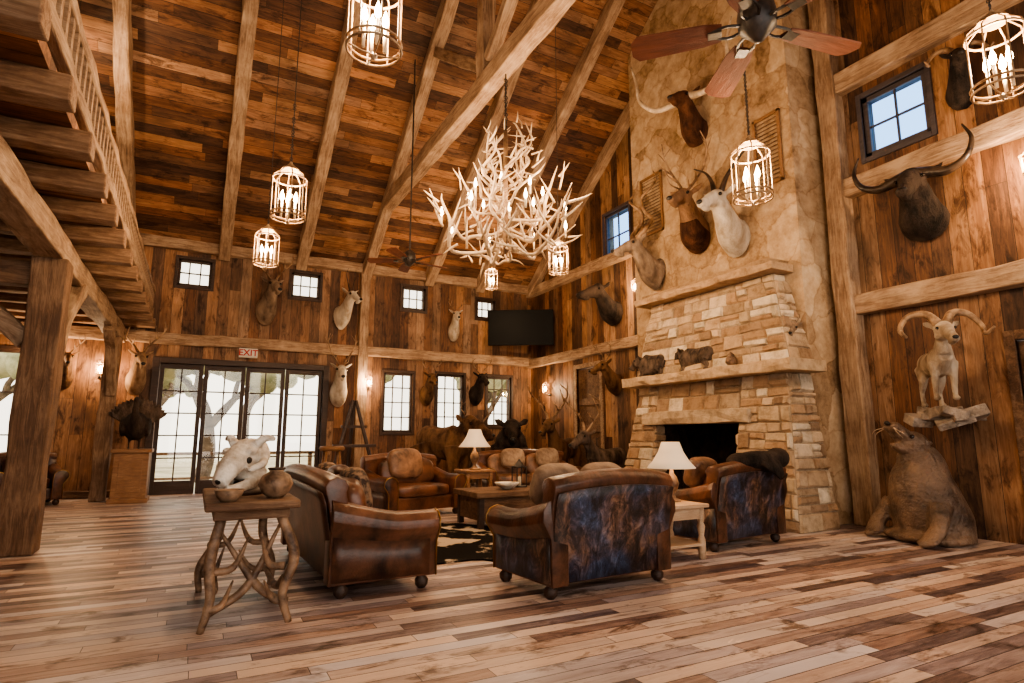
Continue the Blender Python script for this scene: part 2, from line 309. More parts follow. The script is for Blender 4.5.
# loft
mk(M().bb(XL,-1.15,3,YB,3.96,4.08),'floor_loft',M_ceil,kind='structure')
bar((-1.7,2.8,3.55),(-1.7,YB,3.55),.28,.32,'loft_beam',M_beam,'long hewn timber carrying the loft joists','beam')
for i in range(14):
    y=3.3+i*.94; bar((XL+.1,y,3.85),(-1.0,y,3.85),.22,.21,'loft_joist',M_beamm,'square cut timber joist jutting out under loft','joist',group='loft joists')
r=root('loft_railing','rustic timber railing with close balusters along loft edge','railing',(0,0,0))
for z,h in ((4.16,.14),(4.62,.1)):
    o=bar((-1.12,3,z),(-1.12,YB-.1,z),.1,h,'rail',M_beam); o.parent=r
for i in range(62):
    o=mk(M().box((0,0,0),(.06,.07,.4)),'baluster',M_beam,r,(-1.12,3.1+i*.205,4.39))
for y,lab in ((8.7,'broad weathered timber post standing on the plank floor'),(14.9,'timber post near the double glass doors')):
    w=.36 if y<10 else .28
    bar((-1.68,y,0),(-1.68,y,3.4),w,w,'timber_post',M_beamd if y<10 else M_beamm,lab,'post',up=(0,1,0))
    sg=1 if y<10 else -1
    bar((-1.62,y+sg*.15,2.2),(-1.62,y+sg*1.5,3.38),.17,.2,'knee_brace',M_beam,'curved diagonal timber knee brace under loft beam','brace',group='knee braces',sag=-.12)
bar((-1.85,8.7,2.4),(-2.9,8.7,3.08),.16,.2,'knee_brace',M_beam,'curved diagonal timber knee brace under cross beam','brace',group='knee braces',sag=-.1)
bar((-6,8.7,3.2),(-1.8,8.7,3.2),.22,.28,'cross_beam',M_beamd,'timber cross beam under the loft','beam')
wn=[0]
def window(axis,a,b,c,d,nx,nz,mat=M_dark,gl=M_glass,fw=.055,trim=True,kind='window'):
    wn[0]+=1; r=bpy.data.objects.new('%s_%d'%(kind,wn[0]),None); C.objects.link(r); r['kind']='structure'
    m=M(); w,h=b-a,d-c
    for x0,x1,z0,z1 in ((0,fw,0,h),(w-fw,w,0,h),(0,w,0,fw),(0,w,h-fw,h)): m.bb(x0,x1,.02,.12,z0,z1)
    for i in range(1,nx): m.bb(w*i/nx-.014,w*i/nx+.014,.05,.09,fw,h-fw)
    for i in range(1,nz): m.bb(fw,w-fw,.05,.09,h*i/nz-.014,h*i/nz+.014)
    if trim:
        for x0,x1,z0,z1 in ((-.07,0,-.08,h+.08),(w,w+.07,-.08,h+.08),(0,w,-.08,0),(0,w,h,h+.08)): m.bb(x0,x1,-.035,.03,z0,z1)
    mk(m,'window_frame',mat,r,bev=.006); mk(M().bb(fw,w-fw,.068,.072,fw,h-fw),'glass_pane',gl,r)
    if axis=='b': r.location=(a,YB,c)
    else: r.location=(XR,b,c); r.rotation_euler=(0,0,rad(-90))
    return r
for h in bh[1:5]: window('b',*h,3,2)
for h in bh[5:8]: window('b',*h,3,4)
window('b',*bh[8],2,3)
M_blue=wood('dark_window_wood',[(.3,(.02,.018,.022)),(.7,(.085,.07,.075))],.5)
window('g',*gh[0],2,2,gl=M_glassb,mat=M_blue); window('g',*gh[1],2,2,gl=M_glassb,mat=M_blue,fw=.08)
m=M()
for x0,x1,z0,z1 in ((-1.0,-.85,0,3.12),(2.8,2.95,0,3.12),(-.85,2.8,2.98,3.12)): m.bb(x0,x1,YB-.05,YB+.15,z0,z1)
mk(m,'trim_door_casing',M_dark,kind='structure',bev=.01)
for i in range(4):
    w=3.65/4; x=-.85+i*w; r=bpy.data.objects.new('door_%d'%(i+1),None); C.objects.link(r); r['kind']='structure'; r.location=(x,YB+.03,0); s=.1
    m=M()
    for x0,x1,z0,z1 in ((.01,s,0,2.98),(w-s,w-.01,0,2.98),(s,w-s,0,.3),(s,w-s,2.86,2.98)): m.bb(x0,x1,0,.06,z0,z1)
    m.bb(w/2-.015,w/2+.015,.01,.05,.3,2.86)
    for k in range(1,5): m.bb(s,w-s,.01,.05,.3+k*.512-.015,.3+k*.512+.015)
    mk(m,'door_frame',M_dark,r,bev=.006); mk(M().bb(s,w-s,.028,.032,.3,2.86),'glass_pane',M_glass,r)
    mk(M().tube([(0,-.01,1.15),(0,-.06,1.16),(0,-.06,1.3),(0,-.01,1.31)],.012,6),'handle',M_iron,r,loc=(w-.05 if i%2==0 else .05,0,0))
for (a,b,c,d),k in ((gh[2],5),(gh[3],6)):
    r=bpy.data.objects.new('door_%d'%k,None); C.objects.link(r); r['kind']='structure'
    m=M().bb(XR+.06,XR+.14,a,b,c,d-.02)
    for z in (.5,1.5,2.2): m.bb(XR+.02,XR+.06,a+.05,b-.05,z-.09,z+.09)
    mk(m,'door_leaf',M_beamd,r,bev=.01); mk(M().bb(XR-.03,XR+.05,a-.12,a,0,d+.12).bb(XR-.03,XR+.05,b,b+.12,0,d+.12).bb(XR-.03,XR+.05,a,b,d,d+.12),'door_casing',M_beamd if k==6 else M_beam,r,bev=.01)
    mk(M().tube([(XR,a+.12,1.05),(XR-.06,a+.12,1.07),(XR-.06,a+.12,1.25),(XR,a+.12,1.27)],.012,6),'handle',M_iron,r)
r=root('exit_sign','white exit sign with red letters above glass doors','sign',(.98,YB-.2,3.3),0,.88)
mk(M().bb(-.24,.24,-.04,.04,-.13,.13),'sign_housing',plain('sign_white',(.6,.56,.48),.5),r,bev=.01)
tc=bpy.data.curves.new('exit_text','FONT'); tc.body='EXIT'; tc.size=.24; tc.align_x='CENTER'; tc.align_y='CENTER'; tc.extrude=.004; tc.offset=.005
to=bpy.data.objects.new('t',tc); C.objects.link(to); bpy.context.view_layer.update()
me=bpy.data.meshes.new_from_object(to); bpy.data.objects.remove(to); me.materials.clear(); me.materials.append(plain('exit_red',(.4,.02,.012),.5)); to=bpy.data.objects.new('exit_letters',me); C.objects.link(to); to.parent=r; to.location=(0,-.046,0); to.rotation_euler=(rad(90),0,0)
# ------------------------------------------------------------------ chimney + fireplace
CY0,CY1=5.78,9.75; FY0,FY1=6.65,8.6
m=M(); pr=[(CY0,1.9),(CY1,1.9),(CY1,zr(CY1)-.02),(RY,ZR-.02),(CY0,zr(CY0)-.02)]
m.extr(pr,8.2,8.99,1,lambda p,t:(t,p[0],p[1]))
m.bb(8.2,8.99,CY0,FY0,0,1.9).bb(8.2,8.99,FY1,CY1,0,1.9)
mk(m,'wall_chimney',M_flag,kind='structure')
fp=root('stone_fireplace','tan stone fireplace with flared surround and two mantel ledges','fireplace',(8.2,7.5,0))
pal=[(.57,.44,.30),(.48,.35,.23),(.66,.54,.40),(.41,.28,.175),(.61,.47,.33),(.71,.61,.47),(.36,.25,.165),(.53,.40,.275),(.47,.32,.2)]
core=M(); blk=M()
def face(c00,c10,c11,c01,hh=(.1,.27),ww=(.16,.55)):
    c00,c10,c11,c01=map(V,(c00,c10,c11,c01)); core.add([c00,c10,c11,c01],[(0,1,2,3)])
    n=(c10-c00).cross(c01-c00).normalized(); H=(c01-c00).length; Wd=max((c10-c00).length,.01); 
    P=lambda u,v:(c00*(1-u)+c10*u)*(1-v)+(c01*(1-u)+c11*u)*v
    def one(u,w,z,h):
        g=.007; jz=lambda:R.uniform(-.02,.02); u0,u1,v0,v1=(u+g)/Wd,(u+w-g)/Wd,(z+g)/H,(z+h-g)/H
        a=[P(u0,v0),P(u1,v0),P(u1,v1),P(u0,v1)]; k=.02; u0+=k/Wd; u1-=k/Wd; v0+=k/H; v1-=k/H; dp=R.uniform(.012,.055)
        b=[P(u0+jz()/Wd,v0+jz()/H)+n*dp,P(u1+jz()/Wd,v0+jz()/H)+n*(dp+jz()*.5),P(u1+jz()/Wd,v1+jz()/H)+n*(dp+jz()*.5),P(u0+jz()/Wd,v1+jz()/H)+n*dp]
        cc=R.choice(pal); q=R.uniform(.82,1.12); cc=tuple(x*q for x in cc)
        blk.add(a+b,[(4,5,6,7),(0,1,5,4),(1,2,6,5),(2,3,7,6),(3,0,4,7)],0,cc)
    z=0
    while z<H-.02:
        h=R.uniform(*hh); h=min(h,H-z); 
        if H-z-h<.07: h=H-z
        u=0
        while u<Wd-.01:
            w=R.uniform(*ww); w=min(w,Wd-u)
            if Wd-u-w<.1: w=Wd-u
            if h>.18 and w>.2 and R.random()<.38: q=h*R.uniform(.4,.6); one(u,w,z,q); one(u,w,z+q,h-q)
            else: one(u,w,z,h)
            u+=w
        z+=h
face((7.62,9.12,2.42),(7.62,5.68,2.42),(7.95,6.12,3.87),(7.95,8.95,3.87))
face((7.62,5.68,2.42),(8.19,5.68,2.42),(8.19,6.12,3.87),(7.95,6.12,3.87))
face((8.19,9.12,2.42),(7.62,9.12,2.42),(7.95,8.95,3.87),(8.19,8.95,3.87))
BX=7.32
face((BX,FY0,0),(BX,5.5,0),(7.72,5.8,2.25),(7.72,FY0,2.25))
face((BX,5.5,0),(8.19,5.5,0),(8.19,5.8,2.25),(7.72,5.8,2.25))
face((BX,9.45,0),(BX,FY1,0),(7.72,FY1,2.25),(7.72,9.1,2.25))
face((8.19,9.45,0),(BX,9.45,0),(7.72,9.1,2.25),(8.19,9.1,2.25))
face((7.62,FY1,1.72),(7.62,FY0,1.72),(7.72,FY0,2.25),(7.72,FY1,2.25),(.22,.28))
face((BX,FY1,0),(7.8,FY1,0),(7.8,FY1,1.7),(7.62,FY1,1.7)); face((7.8,FY0,0),(BX,FY0,0),(7.62,FY0,1.7),(7.8,FY0,1.7))
mk(core,'mortar_core',M_mort,fp,loc=(-8.2,-7.5,0)); mk(blk,'stone_blocks',M_blk,fp,loc=(-8.2,-7.5,0))
def slab(x0,x1,y0,y1,z0,z1,col,n=18,name='mantel_ledge'):
    m=M(); vs=[]
    for zi,z in enumerate((z0,(z0+z1)/2,z1)):
        for i in range(n+1):
            y=y0+(y1-y0)*i/n; vs.append((x0+R.uniform(-.035,.035)+(.02 if zi!=1 else 0),y,z+R.uniform(-.012,.012)))
    for z in (z0,z1): vs+= [(x1,y0,z),(x1,y1,z)]
    N1=n+1; fs=[(k*N1+i,k*N1+i+1,(k+1)*N1+i+1,(k+1)*N1+i) for k in range(2) for i in range(n)]
    b=3*N1; fs.append(tuple(range(2*N1,3*N1))+(b+3,b+2)); fs.append(tuple(range(N1))+(b+1,b)); fs+= [(0,N1,2*N1,b+2,b),(n,N1+n,2*N1+n,b+3,b+1)]
    m.add(vs,fs,0,col); return mk(m,name,M_blk,fp,loc=(-8.2,-7.5,0),bev=.01)
slab(7.64,8.19,5.92,9.15,3.87,4.0,(.52,.37,.24)); slab(7.74,8.19,6.02,9.05,4.0,4.09,(.40,.28,.175))
slab(7.38,8.19,5.5,9.3,2.25,2.42,(.56,.42,.28)); slab(7.46,7.98,6.4,8.85,1.52,1.74,(.56,.44,.31),8,'lintel_stone')
m=M().bb(8.7,8.76,FY0,FY1,0,1.72).bb(7.78,8.7,FY0-.02,FY0,0,1.72).bb(7.78,8.7,FY1,FY1+.02,0,1.72).bb(7.78,8.75,FY0,FY1,1.7,1.74)
mk(m,'wall_firebox',mott('sooty_brick',(.006,.004,.003),(.05,.028,.018),.9,8),kind='structure')
r=root('firewood_grate','iron grate with charred logs inside the firebox','firewood grate',(8.15,7.6,0)); m=M()
for i in range(6): m.tube([(-.2,-.4+i*.16,.14),(.2,-.4+i*.16,.14)],.012,6)
m.tube([(-.2,-.45,.14),(-.2,.45,.14)],.014,6).tube([(.2,-.45,.14),(.2,.45,.14)],.014,6)
for y in (-.4,.4): m.tube([(-.2,y,0),(-.2,y,.3)],.014,6).tube([(.2,y,0),(.2,y,.14)],.014,6)
mk(m,'grate',M_iron,r)
for x,z,a in ((-.08,.22,.1),(.08,.22,-.1),(0,.35,.2)): mk(M().tube([(x,-.38,z),(x+a*.2,0,z+.01),(x+a*.3,.38,z)],[.07,.075,.065],9),'log',M_bark,r)
mk(M().bb(6.75,7.3,5.9,9.2,0,.12),'hearth_slab',M_rock,fp,loc=(-8.2,-7.5,0),bev=.03)
for a,b,c,d in ((8.78,9.45,5.5,6.8),(5.95,6.48,5.45,6.7)):
    r=root('wall_vent','bronze slatted rectangular vent set in the stone chimney','vent',(8.19,(a+b)/2,c),group='chimney vents')
    m=M(); w=b-a;h=d-c
    for y0,y1,z0,z1 in ((-w/2,-w/2+.05,0,h),(w/2-.05,w/2,0,h),(-w/2,w/2,0,.05),(-w/2,w/2,h-.05,h)): m.bb(-.04,0.0,y0,y1,z0,z1)
    mk(m,'vent_frame',M_oak,r,bev=.005); m=M(); k=0
    while .08+k*.07<h-.06: m.box((-.025,0,.08+k*.07),(.05,w-.1,.012),Euler((0,rad(-35),0)).to_matrix()); k+=1
    mk(m,'slats',M_beamd,r)
# ------------------------------------------------------------------ furniture
M_brass=plain('brass_nail',(.3,.18,.07),.35,.9)
def sofa(label,cat,loc,rz,W=1.4,n=1,lea=M_leather,hide=M_hideb,name='armchair',cush=M_leather):
    r=root(name,label,cat,loc,rz); hw=W/2
    mk(M().bb(-hw+.12,hw-.12,-.42,.38,.11,.33),'seat_frame',lea,r,bev=.03)
    prof=[(.20,.2),(.24,.55),(.30,.84)]+[(.38+.10*math.cos(a),.88+.09*math.sin(a)) for a in [rad(x) for x in (170,130,90,50,10,-30)]]+[(.44,.75),(.38,.4),(.36,.13)]
    def fb(p,t):
        u=t/(hw-.08); k=1+.07*(1-u*u) if p[1]>.5 else 1
        return (t,p[0]+.04*(1-u*u)*(p[1]/.9),.13+(p[1]-.13)*k)
    mk(M().extr(prof,-hw+.08,hw-.08,12,fb),'backrest',lea,r,bev=.01,smooth=True)
    m=M(); q=[(.375,.13),(.395,.4),(.455,.75),(.487,.84)]
    vs=[]; nn=12
    for p in q:
        for i in range(nn+1):
            t=(-hw+.1)+(2*hw-.2)*i/nn; w=fb(p,t); vs.append((w[0],w[1]+.012,w[2]))
    m.add(vs,[(a*(nn+1)+i,a*(nn+1)+i+1,(a+1)*(nn+1)+i+1,(a+1)*(nn+1)+i) for a in range(3) for i in range(nn)])
    o=mk(m,'back_panel',hide,r,smooth=True); o['label']='brindle cowhide outer back panel' if hide is M_hideb else 'dark leather outer back panel'; s=o.modifiers.new('s','SOLIDIFY'); s.thickness=.012
    for sg in (-1,1):
        ap=[(-.12,.11),(-.12,.48)]+[(.01+.125*math.cos(a),.55+.115*math.sin(a)) for a in [rad(x) for x in (190,160,125,90,55,20,-15,-50)]]+[(.05,.4),(.045,.11)]
        def fa(p,t,sg=sg):
            u=(t+.5)/.96; k=1+.30*max(0,u-.35)**1.3*1.6
            return (sg*(hw-.13+p[0]),t,.11+(p[1]-.11)*k)
        mk(M().extr(ap,-.5,.42,10,fa),'arm',lea,r,bev=.008,smooth=True)
        m=M(); vs=[]
        for z in (.13,.28,.42):
            for i in range(9):
                t=-.44+.84*i/8; w=fa((.052+.006*(z>.3),z),t); vs.append((w[0]+sg*.008,t,w[2]))
        m.add(vs,[(a*9+i,a*9+i+1,(a+1)*9+i+1,(a+1)*9+i) for a in range(2) for i in range(8)]); o=mk(m,'arm_panel',hide,r,smooth=True); s=o.modifiers.new('s','SOLIDIFY'); s.thickness=.01
        m=M(); pp=[fa(p,-.505) for p in ap]; m.tube(pp,.009,6); mk(m,'nailhead_trim',M_brass,r,smooth=True)
        for y in (-.4,.3):
            mk(M().lathe([(.03,0),(.055,.03),(.06,.07),(.035,.1),(.05,.12)],(sg*(hw-.15),y,0),14),'bun_foot',M_dark,r,smooth=True)
    cw=(W-.5)/n
    for i in range(n):
        x=-W/2+.25+cw*(i+.5)
        mk(M().ell((x,-.13,.42),(cw/2*1.0,.36,.105),None,0,.45,28,14),'seat_cushion',cush,r,smooth=True)
        mk(M().ell((x,.15,.70),(cw/2*.98,.12,.24),Euler((rad(-12),0,0)).to_matrix(),0,.55,28,14),'back_cushion',cush,r,smooth=True)
    return r
def pillow(loc,rot,s,mat,label,name='throw_pillow'):
    return mk(M().ell((0,0,0),(s,.11,s*.8),None,0,.6,24,14),name,mat,loc=loc,rot=rot,smooth=True,label=label,cat='pillow')
sofa('long brown leather sofa with rolled arms beside antler console','sofa',(1.40,6.25,0),rad(92),2.5,2,M_leather,M_leathd,'sofa')
for y,c in ((5.7,M_pill),(6.3,M_leathd),(6.95,M_pill)):
    pillow((1.36,y,.8),(rad(-14),0,rad(90)),.27,c,'brown patterned throw pillow on leather sofa')
sofa('brown leather chair with brindle cowhide back near side table','armchair',(3.22,4.66,0),rad(184),1.5,1,M_leather,M_hideb)
for x,c in ((2.95,M_pill2),(3.45,M_pill2)): pillow((x,4.72,.86),(rad(24),0,rad(4)),.25,c,'tan suede pillow against chair back')
sofa('brown leather chair with cowhide back facing the hearth','armchair',(5.9,5.5,0),rad(186),1.5,1,M_leather,M_hideb)
pillow((5.55,5.5,.86),(rad(18),0,rad(6)),.24,M_leathl,'tan leather pillow on armchair')
mk(M().ell((0,0,0),(.36,.17,.11),None,0,.8).ell((.28,-.03,.02),(.14,.14,.13)).ell((-.3,.05,-.02),(.17,.15,.11)).tube([(-.05,-.13,.02),(.05,-.2,-.1),(.1,-.22,-.22)],[(.16,.05),(.13,.04),(.07,.02)],10,0,3),'fur_throw',F_dark,loc=(6.1,5.06,1.02),rem=.022,label='bundled black fur throw over armchair back',cat='throw')
sofa('wide brown leather armchair with rolled arms by coffee table','armchair',(3.3,9.9,0),rad(14),1.6,1,M_leather,M_leathd)
pillow((3.2,9.95,.84),(rad(-14),0,rad(14)),.33,M_leathl,'tan leather pillow on wide armchair')
sofa('brown leather sofa with pale cushions near the far wall','sofa',(6.4,11.4,0),rad(-8),2.2,2,M_leather,M_leathd,'sofa',M_leathl)
for x in (5.95,6.8): pillow((x,11.2,.85),(rad(-14),0,rad(-8)),.26,M_pill2,'tan suede pillow on far sofa')
sofa('dark upholstered chair beneath the loft beside the post','armchair',(-2.85,14.7,0),rad(20),1.2,1,M_leathd,M_leathd,cush=M_leathd)
r=root('coffee_table','dark wood trunk coffee table with planked top','coffee table',(4.2,8.2,.017))
mk(M().bb(-.65,.65,-.45,.45,.42,.5),'table_top',M_beamd,r,bev=.01); mk(M().bb(-.58,.58,-.39,.39,.1,.42),'trunk_body',M_beamd,r,bev=.01)
for sx in (-.55,.55):
    for sy in (-.36,.36): mk(M().bb(sx-.04,sx+.04,sy-.04,sy+.04,0,.42),'leg',M_dark,r,bev=.005)
mk(M().lathe([(.05,0),(.08,.01),(.15,.05),(.19,.1),(.18,.1),(.13,.06),(0,.03)],seg=20),'serving_bowl',M_bone,loc=(4.2,8.1,.518),smooth=True,label='shallow pale bowl on trunk coffee table',cat='bowl')
r=root('candle_lantern','small dark iron candle lantern on coffee table','lantern',(4.55,8.35,.518))
mk(M().bb(-.09,.09,-.09,.09,0,.02).bb(-.09,.09,-.09,.09,.3,.32).bb(-.09,-.075,-.09,-.075,0,.3).bb(.075,.09,-.09,-.075,0,.3).bb(-.09,-.075,.075,.09,0,.3).bb(.075,.09,.075,.09,0,.3).lathe([(.1,.32),(.03,.4),(.01,.43)],seg=4),'cage',M_iron,r); mk(M().lathe([(.03,.02),(.03,.16),(.005,.17)],seg=12),'candle',M_candle,r,smooth=True)
m=M(); pts=[]; nP=60
for i in range(nP):
    a=2*math.pi*i/nP; k=1+.16*math.sin(4*a+.5)+.07*math.sin(9*a); pts.append((1.4*k*math.cos(a),1.5*k*math.sin(a)))
m.extr(pts,.0,.014,1,lambda p,t:(p[0],p[1],t))
mk(m,'cowhide_rug',mott('black_and_cream_cowhide',(.008,.006,.005),(.5,.41,.31),.9,1.5,60,.5,.515,.545,.1),loc=(3.45,6.9,.002),label='black and cream cowhide rug on plank floor',cat='rug')
def sidet(label,loc,w,d,h,rz=0,mat=M_pine):
    r=root('side_table',label,'side table',loc,rz)
    mk(M().bb(-w/2,w/2,-d/2,d/2,h-.04,h),'table_top',mat,r,bev=.008); mk(M().bb(-w/2+.05,w/2-.05,-d/2+.05,d/2-.05,h-.16,h-.04),'apron',mat,r,bev=.004); mk(M().bb(-w/2+.04,w/2-.04,-d/2+.04,d/2-.04,.14,.17),'shelf',mat,r,bev=.004)
    for sx in (-1,1):
        for sy in (-1,1): mk(M().lathe([(.035,0),(.042,.12),(.042,.2),(.028,.24),(.045,.34),(.028,h-.2),(.042,h-.16),(.042,h-.04)],(sx*(w/2-.07),sy*(d/2-.07),0),10),'leg',mat,r,smooth=True)
    return r
def lamp(label,loc,s=1):
    r=root('table_lamp',label,'lamp',loc,0,s)
    mk(M().lathe([(.09,0),(.09,.02),(.04,.04),(.025,.08),(.06,.14),(.08,.2),(.055,.27),(.025,.31),(.015,.4)],seg=16),'lamp_base',M_antb,r,smooth=True)
    o=mk(M().lathe([(.10,.66),(.14,.55),(.2,.45),(.27,.37)],seg=24),'lamp_shade',M_shade,r,smooth=True)
    bm=bmesh.new(); bm.from_mesh(o.data); bmesh.ops.delete(bm,geom=[f for f in bm.faces if len(f.verts)>4],context='FACES'); bm.to_mesh(o.data); bm.free(); q=o.modifiers.new('s','SOLIDIFY'); q.thickness=.005
    mk(M().ell((0,0,.47),.035),'bulb',M_bulb,r,smooth=True); plight('lamp_light',(0,0,.5),12,parent=r,r=.05); return r
sidet('pale pine side table with turned legs between armchairs',(4.66,5.15,0),.66,.62,.58); lamp('table lamp with cream shade on pine table',(4.8,5.2,.58),1.0)
sidet('brown wood end table carrying a lamp',(4.75,10.5,0),.6,.6,.68,0,M_oak); lamp('table lamp with cream shade on end table',(4.75,10.5,.68),1.15)
def antler_leg(m,x0,y0,x1,y1,h,rr=.03):
    m.tube([(x0,y0,.0),(x0*.7+x1*.3+R.uniform(-.05,.05),y0*.8+y1*.2,.2),(x0*.5+x1*.5+R.uniform(-.09,.09),y0*.5+y1*.5,.45),(x1,y1,h)],[rr*.75,rr,rr*1.2,rr*1.1],9,0,5)
    for k,(fx,fz) in enumerate(((.12,.14),(.5,.38))):
        bx=x0*(1-fx)+x1*fx; by=y0*(1-fx)+y1*fx; s=-1 if x0>0 else 1; dx=R.uniform(.16,.26)
        m.tube([(bx,by,fz),(bx+s*dx*.6,by+R.uniform(-.05,.05),fz+.02),(bx+s*dx,by+R.uniform(-.09,.09),fz+R.uniform(.16,.26))],[rr*.9,rr*.75,rr*.2],8,0,4)
r=root('antler_console_table','narrow wood console table on gnarled antler legs','console table',(.40,5.3,0))
mk(M().bb(-.31,.31,-.7,.7,.79,.85),'table_top',M_beamd,r,bev=.015); mk(M().bb(-.25,.25,-.62,.62,.72,.79),'apron',M_beamd,r,bev=.01)
for x,y in ((-.28,-.62),(.28,-.62),(-.28,.6),(.28,.6)):
    m=M(); antler_leg(m,x,y,x*.7,y*.9,.73,.032); mk(m,'leg',M_gnarl,r,smooth=True)
for (x0,y0,z0),(x1,y1,z1) in (((-.26,-.6,.1),(.2,-.5,.66)),((.26,-.6,.12),(-.2,-.5,.64)),((.24,-.58,.3),(.2,.5,.2)),((-.24,-.58,.25),(-.2,.5,.3))):
    m=M().tube([(x0,y0,z0),((x0+x1)/2+.03,(y0+y1)/2,(z0+z1)/2-.12),(x1,y1,z1)],[.026,.03,.012],8,0,5); mk(m,'antler_brace',M_gnarl,r,smooth=True)
r=root('animal_skull','large bleached white animal skull displayed on console table','skull',(.33,5.2,.85),rad(-35),1.02)
m=M().ell((0,.12,.3),(.15,.17,.13)).ell((0,.06,.2),(.11,.14,.1)).tube([(0,.02,.3),(0,-.1,.24),(0,-.2,.16),(0,-.26,.1)],[(.12,.1),(.1,.085),(.075,.07),(.055,.05)],12,0,4)
for s in (-1,1):
    m.tube([(s*.12,.12,.27),(s*.17,.02,.23),(s*.12,-.09,.19)],[.035,.032,.025],7,0,4); m.tube([(s*.1,.14,.2),(s*.095,.06,.1),(s*.05,-.1,.06),(s*.02,-.2,.05)],[(.04,.07),(.035,.06),(.035,.04),(.035,.03)],8,0,4)
    m.tube([(s*.09,.05,.38),(s*.15,.08,.43),(s*.21,.12,.42)],[.04,.032,.018],8,0,3)
    m.ell((s*.1,-.02,.33),(.04,.05,.03))
for i in range(10): m.ell((R.uniform(-.12,.12),R.uniform(.0,.24),.3+R.uniform(-.02,.1)),R.uniform(.03,.05),None,0,1,8,6)
mk(m,'cranium',M_bone,r,rem=.011)
for sx in (-1,1): mk(M().ell((sx*.1,-.055,.262),(.02,.032,.026)),'eye_socket',M_nose,r,smooth=True)
mk(M().ell((0,-.27,.125),(.025,.02,.03)),'nasal_cavity',M_nose,r,smooth=True)
mk(M().lathe([(.15,0),(.16,.03),(.1,.05),(.07,.1)],(0,.06,0),18),'display_base',M_dark,r,smooth=True)
r=root('pottery_vase','round brown pottery vase on console table','vase',(.56,4.85,.85))
mk(M().lathe([(.05,0),(.1,.04),(.125,.1),(.1,.16),(.05,.19),(.06,.215),(.045,.2),(.0,.19)],seg=20),'vase_body',M_gnarl,r,smooth=True); mk(M().ring((0,0,.212),.055,.008),'rim',M_dark,r,smooth=True)
mk(M().lathe([(.05,0),(.08,.03),(.1,.08),(.09,.08),(.07,.04),(0,.02)],seg=20),'serving_bowl',M_gnarl,loc=(.24,4.72,.85),smooth=True,label='small speckled brown bowl on console table',cat='bowl')
# ------------------------------------------------------------------ animals
HORN=dict(
 deer=([([(0,0,0),(.05,.05,.1),(.16,.07,.24),(.26,-.02,.38),(.22,-.16,.48)],(.022,.006)),([(.08,.06,.14),(.05,-.03,.26)],(.014,.003)),([(.17,.06,.26),(.13,.0,.44)],(.014,.003)),([(.25,-.01,.36),(.25,.0,.52)],(.012,.003))],M_antb),
 elk=([([(0,0,0),(.08,.14,.2),(.26,.22,.5),(.38,.12,.85),(.34,-.05,1.1)],(.035,.01)),([(.03,.05,.08),(.12,-.2,.14),(.14,-.32,.3)],(.022,.004)),([(.12,.16,.28),(.22,-.08,.38),(.24,-.16,.52)],(.022,.004)),([(.26,.22,.5),(.42,.02,.66),(.44,-.04,.8)],(.02,.004)),([(.36,.16,.78),(.5,.1,1.0)],(.018,.003)),([(.37,.1,.9),(.24,.2,1.12)],(.016,.003))],M_antb),
 longhorn=([([(0,0,-.04),(.2,0,-.08),(.42,-.03,-.06),(.62,-.08,.14),(.66,-.1,.45),(.74,-.1,.74)],(.06,.012))],M_hornl),
 buffalo=([([(-.03,0,.0),(.14,.0,-.02),(.34,.0,-.06),(.54,-.02,.04),(.62,-.02,.26),(.54,-.02,.48)],(.10,.012))],M_horn),
 kudu=([([(0,0,0),(.12,.06,.12),(.1,.18,.28),(-.0,.14,.42),(.08,.04,.56),(.22,.1,.68),(.22,.2,.82),(.14,.2,.96)],(.04,.008))],M_antb),
 ram=([([(0,0,0),(.09,.08,.13),(.24,.12,.12),(.34,.08,-.02),(.32,-.03,-.12),(.38,-.1,-.06)],(.052,.012))],M_antb),
 goat=([([(0,0,0),(.05,.04,.16),(.14,.08,.3),(.26,.06,.38)],(.032,.006))],M_horn),
 spike=([([(0,0,0),(.03,.04,.2),(.07,.05,.4),(.06,.0,.55)],(.018,.004))],M_horn), none=([],M_horn))
def headm(m,o=(0,0,0),ml=1.0,fat=1.0,ear=1.0,drop=0):
    o=V(o); P=lambda x,y,z:(o.x+x,o.y+y,o.z+z)
    m.ell(P(0,-.02,.02),(.088*fat,.11,.095*fat)); m.tube([P(0,-.0,.02),P(0,-.11,-.01),P(0,-.11-.11*ml,-.07-drop),P(0,-.11-.2*ml,-.12-drop)],[(.078*fat,.085*fat),(.068*fat,.08*fat),(.045*fat,.055*fat),(.044*fat,.044*fat)],12,0,4)
    m.ell(P(0,-.12-.2*ml,-.125-drop),(.046*fat,.037*fat,.04*fat)); m.ell(P(0,-.09-.15*ml,-.155-drop),(.032*fat,.07*ml,.03*fat))
    for s in (-1,1):
        m.ell(P(s*.055*fat,-.07,.05),(.03*fat,.04,.022)); m.ell(P(s*.05*fat,-.03,-.05),(.04*fat,.06,.05))
        if ear: m.tube([P(s*.06*fat,.03,.06),P(s*.13*fat,.05,.11),P(s*.13*fat+s*.07*ear,.05,.11+.05*ear)],[(.02,.03),(.016,.046),(.006,.01)],8,0,3)
def horns(r,kind,o,s=1.0,hm=None):
    H,mt=HORN[kind]; o=V(o)
    for sg in (-1,1):
        if not H: break
        m=M()
        for pts,(a,b) in H:
            pp=[(o.x*sg*1+sg*x*s,o.y+y*s,o.z+z*s) for x,y,z in pts]; n=len(pp); rs=[(a+(b-a)*(i/(n-1))**.8)*s for i in range(n)]; m.tube(pp,rs,9,0,5)
        mk(m,'antler' if kind in('deer','elk') else 'horn',hm or mt,r,smooth=True)
